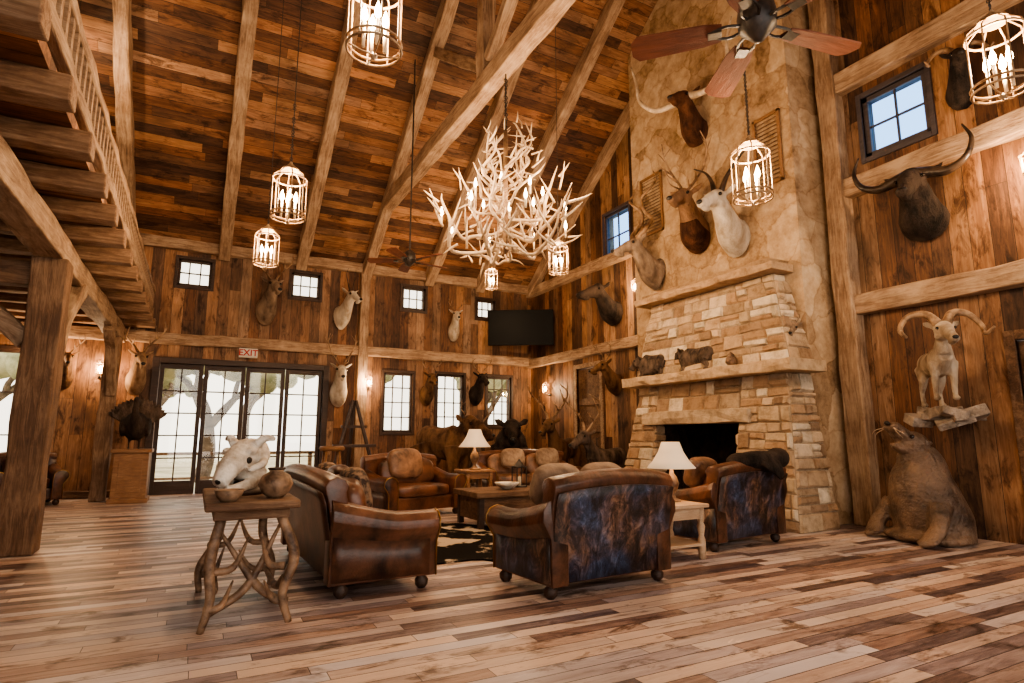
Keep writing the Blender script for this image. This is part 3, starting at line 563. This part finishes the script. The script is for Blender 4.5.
def mount(label,loc,rz,s=1,coat=F_tan,horn='deer',hs=1,ml=1,fat=1,neck=1,ear=1,name='deer_mount',cat='mounted animal head',hm=None,drop=0,mane=None):
    r=root(name,label,cat,loc,rz,s); m=M()
    hp=V((0,-.36*neck,.22))
    m.tube([(0,0,-.14),(0,-.12*neck,-.1),(0,-.25*neck,.06),(0,-.34*neck,.2)],[(.15*fat,.25),(.145*fat,.2),(.105*fat,.13),(.085*fat,.095)],14,0,5)
    headm(m,hp,ml,fat,ear,drop); mk(m,'head',coat,r,rem=.014)
    if mane: mk(M().tube([(0,-.01,-.2),(0,-.16*neck,-.17),(0,-.28*neck,-.02)],[(.155*fat,.2),(.15*fat,.16),(.1*fat,.1)],14,0,5),'neck_mane',mane,r,rem=.02)
    for sg in (-1,1):
        mk(M().ell((sg*.078*fat,hp.y-.095,hp.z+.03),.021),'eye',M_eye,r,smooth=True)
    mk(M().ell((0,hp.y-.155-.2*ml,hp.z-.112-drop),(.034*fat,.02,.026)),'nose',M_nose,r,smooth=True)
    horns(r,horn,(.035*fat,hp.y+.0,hp.z+.09),hs,hm)
    return r
G=rad(-90)
mount('longhorn steer head with sweeping pale horns on chimney',(8.19,7.75,7.3),G+.3,1.35,F_red,'longhorn',1.0,1.2,1.25,1,1,'longhorn_mount')
mount('bull elk head with tall antlers on stone chimney',(8.19,7.85,5.3),G+.35,1.55,F_elk,'elk',.62,1.2,1.1,1,1,'elk_mount',mane=F_red)
mount('white mountain goat head with dark swept horns on chimney',(8.19,6.95,4.95),G+.2,1.55,F_white,'goat',1.1,1.1,1.1,1.05,1,'goat_mount')
mount('pale grey kudu head with spiral horns beside chimney',(8.19,9.0,4.8),G-.1,1.5,F_gray,'kudu',1.0,1.1,1.0,1,1,'kudu_mount')
mount('black cape buffalo head with wide upturned horns',(XR,4.35,4.5),G+.2,1.3,F_dark,'buffalo',.8,1.1,1.6,.9,1.2,'buffalo_mount',drop=.06)
mount('dark small antelope head with curved horns near ceiling',(XR,3.75,6.1),G+.5,1.1,F_dark,'ram',.8,1,1,.8,.8,'antelope_mount')
mount('small white-faced deer head on wall above the hearth side',(8.19,5.98,2.75),G+.5,.8,F_gray,'deer',.4,1,1,.7,1,'deer_mount')
mount('black wild boar head mounted on barn board wall',(XR,11.5,4.5),G+.1,1.35,F_dark,'none',1,1.7,1.5,1.1,.7,'boar_mount')
mount('small antlered deer head beside plank door',(XR,11.45,2.7),G,1.2,F_brown,'deer',.8)
mount('brown deer head with tall antlers above the wall beam',(1.3,YB,4.6),.2,1.55,F_gray,'deer',.9)
mount('pale antelope head with upright horns on wall',(3.15,YB,4.6),0.3,1.4,F_white,'spike',.8,1,.9,1.1,1,'antelope_mount')
mount('cream pronghorn head on vertical boards',(6.4,YB,4.45),-.2,1.2,F_white,'deer',.6,1,.9,1,1,'antelope_mount')
mount('white-tail deer head with broad antlers beside glass doors',(3.2,YB,2.6),-.1,1.5,F_white,'elk',.5,1,1,1,1)
mount('deer head with wide antlers beside the door frame',(-1.3,YB,2.7),.2,1.35,F_tan,'deer',1.1)
mount('small deer head under the loft',(-2.6,YB,2.7),.2,1.1,F_brown,'deer',.8)
mount('brown deer head between the tall windows',(5.6,YB,2.6),0,1.25,F_brown,'deer',.7)
mount('dark deer head between tall windows near corner',(7.1,YB,2.65),0,1.3,F_dark,'deer',.7)
def quad(m,L=1.0,H=.9,b=.2,nk=(-.2,.25),leg=.055,ml=1.0,fat=1.2,hs=1.0,ear=.6,turn=0,fl=0):
    m.tube([(0,L*.5,H*.76),(0,L*.36,H*.8),(0,0,H*.76),(0,-L*.3,H*.76+fl*.5),(0,-L*.5,H*.82+fl)],[(b*.5,b*.5),(b*.9,b*1.0),(b*.95,b*1.0),(b,b*1.2),(b*.6,b*.7)],14,0,4)
    for s in (-1,1):
        x=s*b*.62
        m.tube([(x,-L*.36,H*.72+fl*.6),(x,-L*.36-.01,H*.4+fl),(x,-L*.36+.01,H*.1+fl),(x,-L*.38,.03+fl)],[(leg*1.7,leg*2),leg,leg*.75,leg*.9],9,0,3); m.ell((x,-L*.39,.03+fl),(leg*1.0,leg*1.3,.035))
        m.tube([(x,L*.36,H*.74),(x,L*.30,H*.48),(x,L*.44,H*.28),(x,L*.40,.05),(x,L*.37,.03)],[(leg*1.9,leg*2.4),leg*1.3,leg*.75,leg*.75,leg*.9],9,0,3); m.ell((x,L*.36,.03),(leg,leg*1.3,.035))
    n0=V((0,-L*.42,H*.84+fl)); n1=n0+V((0,nk[0],nk[1])); m.tube([n0,(n0+n1)/2+V((0,.02,.0)),n1],[(b*.7,b*.85),(b*.5,b*.6),(b*.42,b*.45)],12,0,3)
    h=M(); headm(h,(0,0,0),ml,fat,ear); h.v=[(n1.x+x*hs,n1.y+y*hs,n1.z+z*hs) for x,y,z in h.v]; m.add(h.v,h.f); return n1
def beast(name,label,cat,loc,rz,coat,horn=None,hsc=1,sc=1,hm=None,**k):
    r=root(name,label,cat,loc,rz,sc); m=M(); n=quad(m,**k); hs=k.get('hs',1); m.tube([(0,k.get('L',1)*.5,k.get('H',.9)*.8),(0,k.get('L',1)*.58,k.get('H',.9)*.7)],[.03,.015],7); mk(m,'body',coat,r,rem=.018)
    for sg in (-1,1): mk(M().ell((n.x+sg*.078*hs*k.get('fat',1.2)*.95,n.y-.095*hs,n.z+.035*hs),.018*hs),'eye',M_eye,r,smooth=True)
    mk(M().ell((0,n.y-(.155+.2*k.get('ml',1))*hs,n.z-.112*hs),(.034*hs,.02*hs,.024*hs)),'nose',M_nose,r,smooth=True)
    if horn: horns(r,horn,(.035*hs,n.y,n.z+.09*hs),hsc,hm)
    return r
m=M()
for i in range(16): m.box((R.uniform(-.24,.24),-.16-R.uniform(-.14,.3),-.1+R.uniform(-.09,.04)),(R.uniform(.14,.32),R.uniform(.16,.34),R.uniform(.08,.16)),Euler((R.uniform(-.4,.4),R.uniform(-.4,.4),R.uniform(0,3))).to_matrix())
m.bb(-.24,.24,-.42,.26,-.16,-.04); mk(m,'rock_ledge',M_rock,loc=(8.68,4.12,1.66),rot=(0,0,G),bev=.012,label='rough grey rock ledge jutting from wall',cat='ledge')
F_ram=fur('mottled_ram_fur',(.17,.11,.065),(.64,.52,.39),4)
beast('mountain_ram','full-body cream mountain ram with curling horns on rock ledge','mounted ram',(8.42,4.15,1.68),G+.75,F_ram,'ram',1.25,.95,hm=M_antb,L=.72,H=.74,b=.17,nk=(-.12,.26),leg=.045,hs=1.1,fl=.07)
# sea lion
r=root('sea_lion_statue','upright brown sea lion figure with raised open muzzle','sea lion',(8.2,4.38,0),G-.3); m=M()
m.tube([(0,.16,.06),(0,.12,.26),(0,.06,.48),(0,.02,.72),(0,.03,.94),(0,-.02,1.12)],[(.46,.36),(.46,.42),(.42,.4),(.36,.36),(.28,.29),(.21,.21)],20,0,6)
m.ell((0,-.06,1.2),(.19,.2,.17)); m.tube([(0,-.08,1.22),(0,-.23,1.34),(0,-.34,1.45)],[(.15,.12),(.125,.095),(.1,.07)],12,0,3); m.tube([(0,-.08,1.12),(0,-.26,1.15),(0,-.35,1.21)],[(.13,.08),(.085,.045),(.05,.03)],10,0,3)
m.ell((.05,-.34,1.42),(.065,.06,.06)).ell((-.05,-.34,1.42),(.065,.06,.06)).ell((0,.05,.07),(.54,.46,.11))
for s in (-1,1): m.tube([(s*.34,-.1,.46),(s*.44,-.24,.24),(s*.42,-.38,.08),(s*.36,-.48,.05)],[(.13,.13),(.11,.08),(.13,.05),(.06,.025)],10,0,4); m.ell((s*.19,.02,1.22),(.02,.05,.03))
mk(m,'body',mott('brown_wet_hide',(.035,.02,.012),(.26,.165,.105),.42,3,22,.9,.32,.68,.5,(1,1,1),.045),r,rem=.02)
for s in (-1,1): mk(M().ell((s*.15,-.19,1.3),.026),'eye',M_eye,r,smooth=True); mk(M().tube([(s*.08,-.38,1.41),(s*.18,-.42,1.38),(s*.26,-.4,1.33)],[.006,.004,.002],5,0,3).tube([(s*.08,-.37,1.4),(s*.17,-.41,1.34),(s*.22,-.39,1.28)],[.006,.004,.002],5,0,3),'whiskers',M_hornl,r)
mk(M().ell((0,-.4,1.47),(.042,.024,.03)),'nose',M_nose,r,smooth=True)
beast('brown_bear','full-body brown bear standing near the tall windows','bear',(5.45,14.0,0),rad(35),F_brown,None,1,1.3,L=1.0,H=1.15,b=.3,nk=(-.16,.22),leg=.1,hs=1.5,fat=1.35)
beast('black_bear','full-body black bear beneath the corner television','bear',(7.3,13.9,0),rad(-25),F_dark,None,1,1.4,L=1.1,H=1.0,b=.3,nk=(-.16,.2),leg=.1,hs=1.4,fat=1.35)
beast('deer_figure','full-body deer with antlers standing by the far wall','deer',(8.15,12.6,0),rad(-60),F_brown,'deer',1.3,1.35,L=.85,H=.95,b=.19,nk=(-.2,.35),leg=.045)
beast('deer_figure','dark full-body deer with antlers beside plank door','deer',(8.2,10.9,0),rad(-80),F_slate,'deer',1.3,1.3,L=.8,H=.8,b=.18,nk=(-.2,.3),leg=.045)
beast('deer_figure','small grey full-body deer with antlers in the corner','deer',(6.5,14.6,0),rad(-10),F_gray,'deer',1.2,1.25,L=.8,H=.9,b=.18,nk=(-.18,.32),leg=.045)
beast('bobcat_figure','crouching brown bobcat figure on lower mantel','figurine',(7.7,7.55,2.42),rad(180),F_slate,None,1,.85,L=.85,H=.38,b=.2,nk=(-.1,.08),leg=.055,ml=.4,hs=1.0)
beast('badger_figure','dark crouching badger figure on lower mantel','figurine',(7.6,8.6,2.42),rad(200),F_slate,None,1,.85,L=.6,H=.34,b=.22,nk=(-.08,.06),leg=.05,ml=.6,hs=1.0)
r=root('pottery_jar','small pale pottery jar on the mantel','jar',(7.55,6.7,2.42)); mk(M().lathe([(.05,0),(.09,.06),(.08,.13),(.05,.16),(.06,.18)],seg=16),'jar_body',M_gnarl,r,smooth=True); mk(M().lathe([(.06,.18),(.03,.21),(.01,.23)],seg=16),'lid',M_antb,r,smooth=True)
r=root('pedestal_cabinet','square wooden display pedestal near glass doors','pedestal',(-1.1,14.4,0))
mk(M().bb(-.3,.3,-.3,.3,.08,.98),'pedestal_body',M_oak,r,bev=.01); mk(M().bb(-.35,.35,-.35,.35,.98,1.05).bb(-.34,.34,-.34,.34,0,.09),'moulding',M_oak,r,bev=.01); mk(M().bb(-.2,.2,-.31,-.3,.2,.85),'door_panel',M_oak,r,bev=.004)
r=root('wild_turkey','mounted wild turkey with fanned dark tail on pedestal','turkey',(-1.1,14.4,1.05),rad(0),1.1); m=M()
m.ell((0,.0,.42),(.22,.3,.26),Euler((rad(-20),0,0)).to_matrix()).tube([(0,-.2,.48),(0,-.32,.66),(0,-.3,.86)],[.12,.06,.045],10,0,4).ell((0,-.33,.9),(.045,.065,.05)).tube([(0,-.37,.9),(0,-.44,.88)],[.015,.004],6)
for s in (-1,1): m.tube([(s*.07,0,.3),(s*.08,-.02,.1),(s*.08,0,.0)],[.05,.018,.018],7,0,3).ell((s*.08,-.05,.012),(.03,.08,.012)).ell((s*.2,.04,.4),(.06,.26,.18))
mk(m,'body',F_dark,r,rem=.018); m=M()
for i in range(17):
    a=rad(-62+124*i/16); d=V((math.sin(a),0,math.cos(a))); c=V((0,.27,.42)); m.ell(c+d*.27,(.06,.012,.27),Matrix.Rotation(a,3,'Y'),0,1,8,6)
mk(m,'tail_fan',F_slate,r,smooth=True)
# ------------------------------------------------------------------ easel, stool, tv
r=root('tripod_easel','black wooden tripod easel near back wall','easel',(3.3,14.3,0))
for x,y in ((-.6,-.25),(.6,-.25),(0,.5)): mk(M().tube([(x,y,0),(x*.06,y*.06,2.15)],.045,6),'leg',M_dark,r)
mk(M().bb(-.5,.5,-.24,-.12,1.05,1.12),'tray',M_dark,r,bev=.005); mk(M().bb(-.3,.3,-.1,-.04,1.5,1.56),'crossbar',M_dark,r)
r=root('bar_stool','honey wood bar stool with round seat','stool',(2.65,13.4,0),0,1.42)
mk(M().lathe([(.17,.7),(.19,.72),(.19,.75),(.17,.77)],seg=20),'seat',M_oak,r,smooth=True)
for a in range(4):
    c,s=math.cos(a*math.pi/2+.78),math.sin(a*math.pi/2+.78); mk(M().tube([(c*.22,s*.22,0),(c*.13,s*.13,.71)],.02,8),'leg',M_oak,r,smooth=True)
mk(M().ring((0,0,.25),.19,.012),'footrest',M_oak,r,smooth=True)
r=root('television','large black flat television mounted across the wall corner','television',(8.1,14.75,4.42),rad(-32))
mk(M().bb(-.95,.95,-.04,.04,-.52,.52),'casing',M_black,r,bev=.012); mk(M().bb(-.91,.91,-.045,-.04,-.47,.48),'screen',plain('screen_glass',(.004,.004,.004),.45,0,.1),r); mk(M().tube([(0,.04,0),(.0,.5,0)],.05,8).bb(-.2,.2,.03,.08,-.2,.2),'mount_arm',M_iron,r)
r=root('woven_basket','round woven basket beside the seating group','basket',(6.2,9.2,0)); mk(M().lathe([(.22,0),(.28,.15),(.3,.35),(.29,.37),(.26,.3),(.2,.05),(0,.04)],seg=24),'basket_body',M_oak,r,smooth=True); mk(M().tube([(-.28,0,.34),(-.2,0,.55),(0,0,.64),(.2,0,.55),(.28,0,.34)],.015,6,0,4),'handle',M_oak,r,smooth=True)
# ------------------------------------------------------------------ lanterns
def lantern(loc,ztop,s=1,label='round wire cage lantern with glowing candles hanging on chain'):
    r=root('hanging_lantern',label,'lantern',loc,0,s,'hanging lanterns'); m=M()
    for z,a in ((-.3,.2),(.2,.2),(-.25,.2),(.32,.1)): m.ring((0,0,z),a,.010,24)
    for k in range(8):
        c,q=math.cos(k*math.pi/4),math.sin(k*math.pi/4); m.tube([(c*.2,q*.2,-.3),(c*.2,q*.2,.2),(c*.19,q*.19,.24),(c*.1,q*.1,.32),(c*.02,q*.02,.4)],.007,5)
        if k%2==0: m.tube([(c*.2,q*.2,-.3),(c*.1,q*.1,-.33),(0,0,-.34)],.007,5)
    m.lathe([(.01,-.38),(.03,-.35),(.02,-.33)],seg=8).lathe([(.12,.31),(.1,.34),(.03,.38),(.015,.43)],seg=16)
    mk(m,'cage',M_glowwire,r)
    for k in range(4):
        c,q=.08*math.cos(k*1.57),.08*math.sin(k*1.57); mk(M().tube([(c,q,-.3),(c,q,-.1)],.014,8),'candle',M_candle,r,smooth=True); mk(M().lathe([(.004,-.1),(.026,-.06),(.024,-.02),(.003,.05)],(c,q,0),8),'bulb',M_bulb,r,smooth=True)
    m=M(); L=(ztop-loc[2])/s; z=.43
    m.tube([(0,0,.4),(0,0,L)],.006,5)
    while z<min(L,1.2): m.ring((0,0,z),.018,.005,10,ax=int(z*100)%2,ts=4); z+=.045
    mk(m,'chain',M_iron,r); plight('lantern_light',(0,0,0),LP,parent=r,r=.1); return r
LP=185
for x,y,z,s in ((.8,7.4,4.25,1.0),(.94,3.93,4.38,.98),(5.1,4.1,4.12,1.0),(5.9,2.15,4.55,1.05),(.72,9.1,4.05,.85),(5.3,8.3,4.33,.85),(6.1,12.6,5.1,.8),(-2.3,11.5,7.3,1.0)):
    lantern((x,y,z),zr(y)-.02,s)
def sconce(loc,rz,e=85):
    r=root('wall_sconce','iron wall sconce with glowing candle bulb','sconce',loc,rz,1,'wall sconces')
    mk(M().lathe([(.06,-.01),(.05,.01)],seg=14).tube([(0,0,0),(0,-.12,-.02),(0,-.16,.06)],.012,6,0,3),'bracket',M_iron,r); m=M()
    for k in range(6):
        c,q=math.cos(k*1.047),math.sin(k*1.047); m.tube([(c*.07,-.16+q*.07,.06),(c*.09,-.16+q*.09,.28),(0,-.16,.36)],.006,5)
    m.ring((0,-.16,.06),.07,.008,14).ring((0,-.16,.28),.09,.008,14); mk(m,'cage',M_glowwire,r); mk(M().ell((0,-.16,.16),(.04,.04,.07)),'bulb',M_bulb,r,smooth=True); plight('sconce_light',(0,-.3,.16),e,parent=r,r=.04)
for x,z in ((-1.95,2.6),(-3.05,2.8),(3.95,2.55)): sconce((x,YB-.02,z),0)
sconce((XR-.02,3.05,4.45),G,120); sconce((XR-.02,10.5,4.6),G); sconce((XR-.02,14.6,2.5),G)
# ------------------------------------------------------------------ fans
def fan(label,loc,ztop,s=1,rz=0,n=5):
    r=root('ceiling_fan',label,'ceiling fan',loc,rz,s)
    mk(M().lathe([(.03,.3),(.09,.26),(.15,.2),(.17,.08),(.16,-.02),(.1,-.08),(.05,-.14),(.02,-.16)],seg=24),'motor_housing',M_iron,r,smooth=True)
    mk(M().tube([(0,0,.25),(0,0,(ztop-loc[2])/s)],.022,8),'downrod',M_iron,r)
    for k in range(n):
        a=2*math.pi*k/n; b=M(); vs=[(.3,-.09),(.45,-.12),(1.04,-.14),(1.1,-.07),(1.1,.07),(1.04,.14),(.45,.12),(.3,.09)]
        rt=Euler((rad(12),0,0)).to_matrix()
        b.extr(vs,-.008,.008,1,lambda p,t:tuple(rt@V((p[0],p[1],t)))); o=mk(b,'blade',M_fanb,r,rot=(0,0,a)); 
        o=mk(M().tube([(.12,-.04,.0),(.25,-.07,-.02),(.4,-.03,0)],.014,6,0,3).tube([(.12,.04,.0),(.25,.07,-.0),(.4,.03,0.012)],.014,6,0,3).bb(.3,.42,-.05,.05,-.022,-.008),'blade_bracket',M_iron,r,rot=(0,0,a))
    return r
M_fanb=wood('reddish_fan_blade',[(.35,(.07,.022,.011)),(.65,(.19,.062,.033))],.7,1)
fan('large ceiling fan with reddish wood blades on long downrod',(3.93,3.0,4.72),zr(3.0),.95,rad(62)); fan('small five-blade ceiling fan hanging below rafters',(3.5,10.97,4.75),zr(10.97),.75,rad(10))
# ------------------------------------------------------------------ chandelier
ch=root('antler_chandelier','large tangled chandelier of bleached antlers with candle bulbs','chandelier',(3.8,7.38,4.35))
def antm(k):
    m=M(); q=lambda a:a+R.uniform(-.1,.1)
    m.tube([(0,0,0),(q(.28),q(.0),q(-.12)),(q(.58),q(.04),q(-.1)),(q(.84),q(.1),q(.12)),(q(.9),q(.1),q(.42))],[.02,.026,.025,.018,.005],8,0,5)
    for x,z,dx,dz in ((.22,-.1,-.04,.3),(.42,-.12,.1,.4),(.65,-.07,-.04,.42),(.8,.06,.2,.3),(.88,.22,.2,.1),(.55,-.1,.14,-.18)):
        y=R.uniform(-.26,.26); m.tube([(x,.02,z),(x+dx*.6,.02+y*.7,z+dz*.5),(x+dx*1.1,.02+y,z+dz)],[.018,.014,.003],7,0,4)
    return mk(m,'antler',M_antler,ch,smooth=True)
tm=[antm(i) for i in range(6)]; k=0
for n,z,s,tilt,off in ((7,-.25,1.0,.05,0),(7,.0,1.05,-.2,.3),(5,.3,.9,-.45,.1),(4,.6,.8,-.7,.4),(4,.8,.78,-1.1,.2)):
    for i in range(n):
        o=tm[k] if k<6 else tm[R.randrange(6)].copy()
        if k>=6: C.objects.link(o)
        k+=1; a=2*math.pi*i/n+off+R.uniform(-.3,.3); o.location=(.1*math.cos(a),.1*math.sin(a),z+R.uniform(-.15,.15)); o.rotation_euler=(R.uniform(-.9,.9),tilt+R.uniform(-.3,.3),a); o.scale=(s*R.uniform(.85,1.12),)*3
mk(M().tube([(0,0,-.35),(0,0,1.5)],.035,10).lathe([(.02,-.42),(.06,-.36),(.03,-.3)]),'centre_stem',M_antb,ch,smooth=True)
m=M().tube([(0,0,1.5),(0,0,7.1-.3-4.35)],.012,6); z=1.5
while z<2.4: m.ring((0,0,z),.03,.008,10,ax=int(z*50)%2,ts=4); z+=.07
mk(m,'chain',M_iron,ch)
for i in range(16):
    a=2*math.pi*i/16+.2; rr=.95 if i%2 else .55; z=.05 if i%2 else .45; c,q=rr*math.cos(a),rr*math.sin(a)
    mk(M().tube([(c,q,z-.12),(c,q,z)],.016,8),'candle',M_candle,ch,smooth=True); mk(M().lathe([(.004,z),(.024,z+.04),(.021,z+.08),(.003,z+.15)],(c,q,0),8),'bulb',M_bulb,ch,smooth=True)
for i in range(4): plight('chandelier_light',(1.15*math.cos(i*1.57+.4),1.15*math.sin(i*1.57+.4),.5),130,parent=ch,r=.15)
# ------------------------------------------------------------------ outdoors
mk(M().bb(-30,40,YB+.35,60,-.3,-.15),'ground_outdoors',M_ground,kind='structure')
def tree(x,y,h,sd):
    q=random.Random(sd); r=root('oak_tree','spreading oak tree outside the glass doors','tree',(x,y,-.2)); m=M(); tips=[]
    def br(p,d,l,rr,dep):
        e=p+d*l; mid=(p+e)/2+V((q.uniform(-.1,.1),q.uniform(-.1,.1),q.uniform(-.05,.1)))*l; m.tube([p,mid,e],[rr,rr*.85,rr*.65],7,0,3)
        if dep==0: tips.append(e); return
        for _ in range(3): 
            nd=(d+V((q.uniform(-.9,.9),q.uniform(-.9,.9),q.uniform(-.2,.6)))).normalized(); br(e,nd,l*.66,rr*.6,dep-1)
    br(V((0,0,0)),V((.08,0,1)),h*.3,h*.045,3); mk(m,'trunk',M_bark,r,smooth=True); m=M()
    for t in tips: m.ell(t,(q.uniform(.3,.6),)*3,None,0,1,7,5)
    mk(m,'foliage',M_leaf,r,smooth=True)
for i,(x,y,h) in enumerate(((.2,22,6),(5.2,25,7),(-6.5,25,6.5),(10.5,23,6),(-2.5,32,8),(2,34,8),(14,32,8))): tree(x,y,h,i)
r=root('porch_fence','pale wooden porch rail outside the glass doors','fence',(0,18.6,-.15)); mk(M().bb(-5,5,-.05,.05,.95,1.03).bb(-5,5,-.03,.03,.3,.36),'rail',M_beamm,r)
for i in range(6): mk(M().bb(-5+i*2,-4.9+i*2,-.05,.05,0,1),'fence_post',M_beamm,r)
# ------------------------------------------------------------------ light
w=bpy.data.worlds.new('world'); bpy.context.scene.world=w; w.use_nodes=True; bg=w.node_tree.nodes['Background']; bg.inputs[0].default_value=(1.0,.94,.86,1); bg.inputs[1].default_value=3.8
cd=bpy.data.cameras.new('camera'); cd.lens=590/1024*36; cd.sensor_width=36; cam=bpy.data.objects.new('camera',cd); C.objects.link(cam); bpy.context.scene.camera=cam
cam.location=(0,0,1.3); cam.rotation_euler=(rad(90+9.15),0,rad(-27.9)); cd.clip_start=.05
try: bpy.context.scene.view_settings.look='AgX - Medium High Contrast'
except Exception: pass
